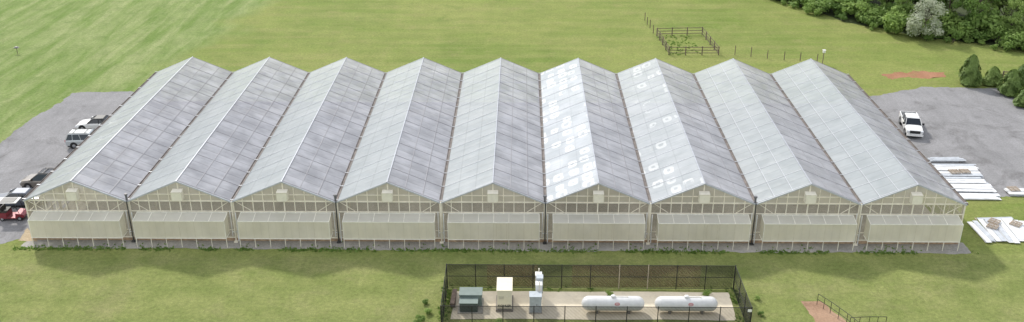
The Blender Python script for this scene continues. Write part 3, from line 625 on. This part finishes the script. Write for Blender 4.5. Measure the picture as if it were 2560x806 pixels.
def tree_mesh(seed, h, rad, nclump, nleaf, size, base=.25):
    r = random.Random(seed); tk = MB(); cr_ = MB(); top = Vector((r.uniform(-.4, .4), r.uniform(-.4, .4), h*.8)); pts = [Vector((0, 0, 0))]
    for i in range(1, 6):
        p = top*(i/5)+Vector((r.uniform(-.15, .15), r.uniform(-.15, .15), 0)); pts.append(p)
    r0 = h*.022
    for i in range(5): tk.tube(pts[i], pts[i+1], r0*(1-i/5.6), r0*(1-(i+1)/5.6), n=7)
    for k in range(nclump):
        t = r.random(); a_ = r.uniform(0, 6.28); z = h*(base+(.92-base)*t); env = rad*math.sin(math.pi*(.18+.72*t))**.8
        rr = env*r.uniform(.35, .95); c = Vector((math.cos(a_)*rr, math.sin(a_)*rr, z)); s = rad*r.uniform(.28, .46)
        j = min(4, int((z/h)*5*.8)); tk.tube(pts[j], c, r0*.35, r0*.08, n=5, cap=False)
        leaves(cr_, c.x, c.y, c.z, s, s, s*.75, nleaf, size, r)
    return tk.mesh("trunk", [BARK]), cr_
variants = []
for k in range(4):
    tm, cm = tree_mesh(20+k, 11+k, 3.2+.3*k, 24, 170, .42); variants.append((tm, cm.mesh("crown", [LEAF])))
tmb, cmb = tree_mesh(55, 7, 3.4, 22, 170, .36, .12); blos = (tmb, cmb.mesh("crown", [BLOS]))
def put_tree(mm, loc, sc, rz, label, name="tree", cat="tree", group="trees at the woodland edge"):
    t = thing(name, label, cat, loc, rz, group); t.scale = (sc, sc, sc*rng.uniform(.9, 1.1))
    for nme, me_ in (("trunk", mm[0]), ("crown", mm[1])): link(nme, me_, t)
    return t
shr = []
for k in range(3):
    r = random.Random(80+k); s = MB(); tk = MB()
    for j in range(9):
        a_ = r.uniform(0, 6.28); d = r.uniform(0, 1.2); zz = r.uniform(.5, 1.8); leaves(s, math.cos(a_)*d, math.sin(a_)*d, zz, .75, .75, .6, 110, .32, r, .4); tk.tube((0, 0, 0), (math.cos(a_)*d, math.sin(a_)*d, zz), .05, .015, n=5)
    shr.append((tk.mesh("stem", [BARK]), s.mesh("foliage", [LEAFD])))
def put_shrub(loc, sc, label="dense green shrub at the woodland edge", group="shrubs along the woodland edge"):
    mm = shr[rng.randrange(3)]; t = thing("shrub", label, "shrub", loc, rng.uniform(0, 6.28), group); t.scale = (sc, sc, sc*rng.uniform(.75, 1.15))
    for nme, me_ in (("stem", mm[0]), ("foliage", mm[1])): link(nme, me_, t)
edge = [(33, 172), (37, 163), (41.5, 155.5), (48, 145.5), (55, 137), (63, 132), (71, 128.5), (80, 126), (90, 124)]
ev = [Vector(e_) for e_ in edge]
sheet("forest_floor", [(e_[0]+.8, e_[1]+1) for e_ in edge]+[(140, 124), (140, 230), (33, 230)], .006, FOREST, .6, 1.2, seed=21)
def along(sp):
    outp = []; carry = 0
    for a, b in zip(ev[:-1], ev[1:]):
        l = (b-a).length; d = (b-a)/l; nrm = Vector((-d.y, d.x)); 
        if nrm.y < 0: nrm = -nrm
        s = carry
        while s < l: outp.append((a+d*s, nrm)); s += sp
        carry = s-l
    return outp
for sp, off, lo_, hi_ in ((1.9, 1.2, .35, 1.1), (2.3, 3.0, .9, 1.6), (3.2, 5.2, 1.3, 2.1)):
    for p, nrm in along(sp):
        q = p+nrm*(off+rng.uniform(-1.8, .9)); put_shrub((q.x+rng.uniform(-.6, .6), q.y), rng.uniform(lo_, hi_))
for sp, off, lo_, hi_ in ((5.2, 6, .45, .75), (5, 10.5, .7, 1.0), (5, 16, .9, 1.15)):
    for p, nrm in along(sp):
        q = p+nrm*(off+rng.uniform(-1.6, 1.6)); put_tree(variants[rng.randrange(4)], (q.x+rng.uniform(-1.5, 1.5), q.y), rng.uniform(lo_, hi_), rng.uniform(0, 6.28), "leafy green deciduous tree in the woodland")
put_tree(blos, (*G(2310, 98),), .85, 1, "pale blossoming tree among green woodland", group="trees at the woodland edge")
def evergreen(seed, h, rad):
    r = random.Random(seed); s = MB(); tk = MB(); tk.tube((0, 0, 0), (0, 0, h*.9), .12, .03)
    for _ in range(4600):
        t = r.random()**1.15; a_ = r.uniform(0, 6.28); lump = 1+.6*noise.noise(Vector((math.cos(a_)*1.8, math.sin(a_)*1.8, t*4+seed)))
        rr = rad*min(1, math.sqrt(max(0, 1-t**1.35))*1.03, (t*5+.5))*lump*(1-.4*r.random()**2); z = .1+t*h*.97
        p = Vector((math.cos(a_)*rr, math.sin(a_)*rr, z)); nr = Vector((math.cos(a_), math.sin(a_), r.uniform(-.2, 1.3))).normalized(); u = Vector((r.gauss(0, .6), r.gauss(0, .6), 1)); u = (u-nr*u.dot(nr)).normalized(); v = nr.cross(u); z_ = r.uniform(.14, .30)
        s.face([p-u*z_*.6, p+v*z_*.4, p+u*z_, p-v*z_*.4])
    return tk.mesh("trunk", [BARK]), s.mesh("crown", [EVG])
for k, (u, v, h, rad) in enumerate(((2420, 212, 3.8, 1.4), (2478, 213, 2.5, 1.15), (2524, 237, 3.1, 1.5), (2556, 222, 3.4, 1.35), (2562, 266, 2.7, 1.3), (2598, 262, 3.0, 1.3))):
    put_tree(evergreen(k+3, h, rad), (*G(u, v),), 1, k, "dense upright evergreen shrub standing in grass", "evergreen_tree", "evergreen", "evergreens beside the gravel yard")
for (u, v, sc) in ((1065, 760, .22), (1070, 785, .26), (1050, 808, .32), (1893, 750, .18), (1902, 790, .18), (1246, 818, .34), (1275, 820, .3)):
    put_shrub(G(u, v), sc, "straggly green weed beside the chain link fence", "weeds around the chain link fence")
for (u, v, sc) in ((1522, 745, .25), (1768, 740, .27)): put_shrub(G(u, v), sc, "tall weed growing inside the fence", "weeds around the chain link fence")
def tufts(name, pts, mat, hlo, hhi, wid, nb=3):
    m = MB()
    for (x, y) in pts:
        for _ in range(nb):
            a_ = rng.uniform(0, 6.28); h = rng.uniform(hlo, hhi); dx, dy = math.cos(a_)*wid, math.sin(a_)*wid; lx_, ly_ = rng.uniform(-.9, .9)*h, rng.uniform(-.9, .9)*h; ox_, oy_ = rng.uniform(-wid, wid), rng.uniform(-wid, wid)
            m.face([(x+ox_-dx, y+oy_-dy, 0), (x+ox_+dx, y+oy_+dy, 0), (x+ox_+lx_, y+oy_+ly_, h)])
    o = m.obj(name, mat); o['kind'] = 'stuff'; return o
pts = []
def line(a, b, n, sp):
    for _ in range(n):
        t = rng.random(); q = (a[0]+(b[0]-a[0])*t, a[1]+(b[1]-a[1])*t)
        if noise.noise(Vector((q[0]*.35, q[1]*.35, 2))) > -.15: pts.append((q[0]+rng.gauss(0, sp), q[1]+rng.gauss(0, sp)))
line((X0-1, 73.05), (X1+1, 73.0), 1700, .16); line((X0, 73.6), (X1, 73.7), 160, .3)
line((YX0, YY1), (YX1, YY1), 120, .2); line((YX0, YY0), (YX1, YY0), 200, .3); line((YX0, YY0), (YX0, YY1), 120, .3); line((YX1, YY0), (YX1, YY1), 100, .3)
tufts("weeds", pts, WEED, .06, .2, .08)
pts = []
for _ in range(110):
    a_ = rng.random()*.7; b_2 = rng.random(); p = (pc[0].lerp(pc[1], a_)).lerp(pc[3].lerp(pc[2], a_), b_2); pts.append((p.x, p.y))
tufts("pen_weeds", pts, WEED, .08, .22, .12)
print("done", len(bpy.data.objects))
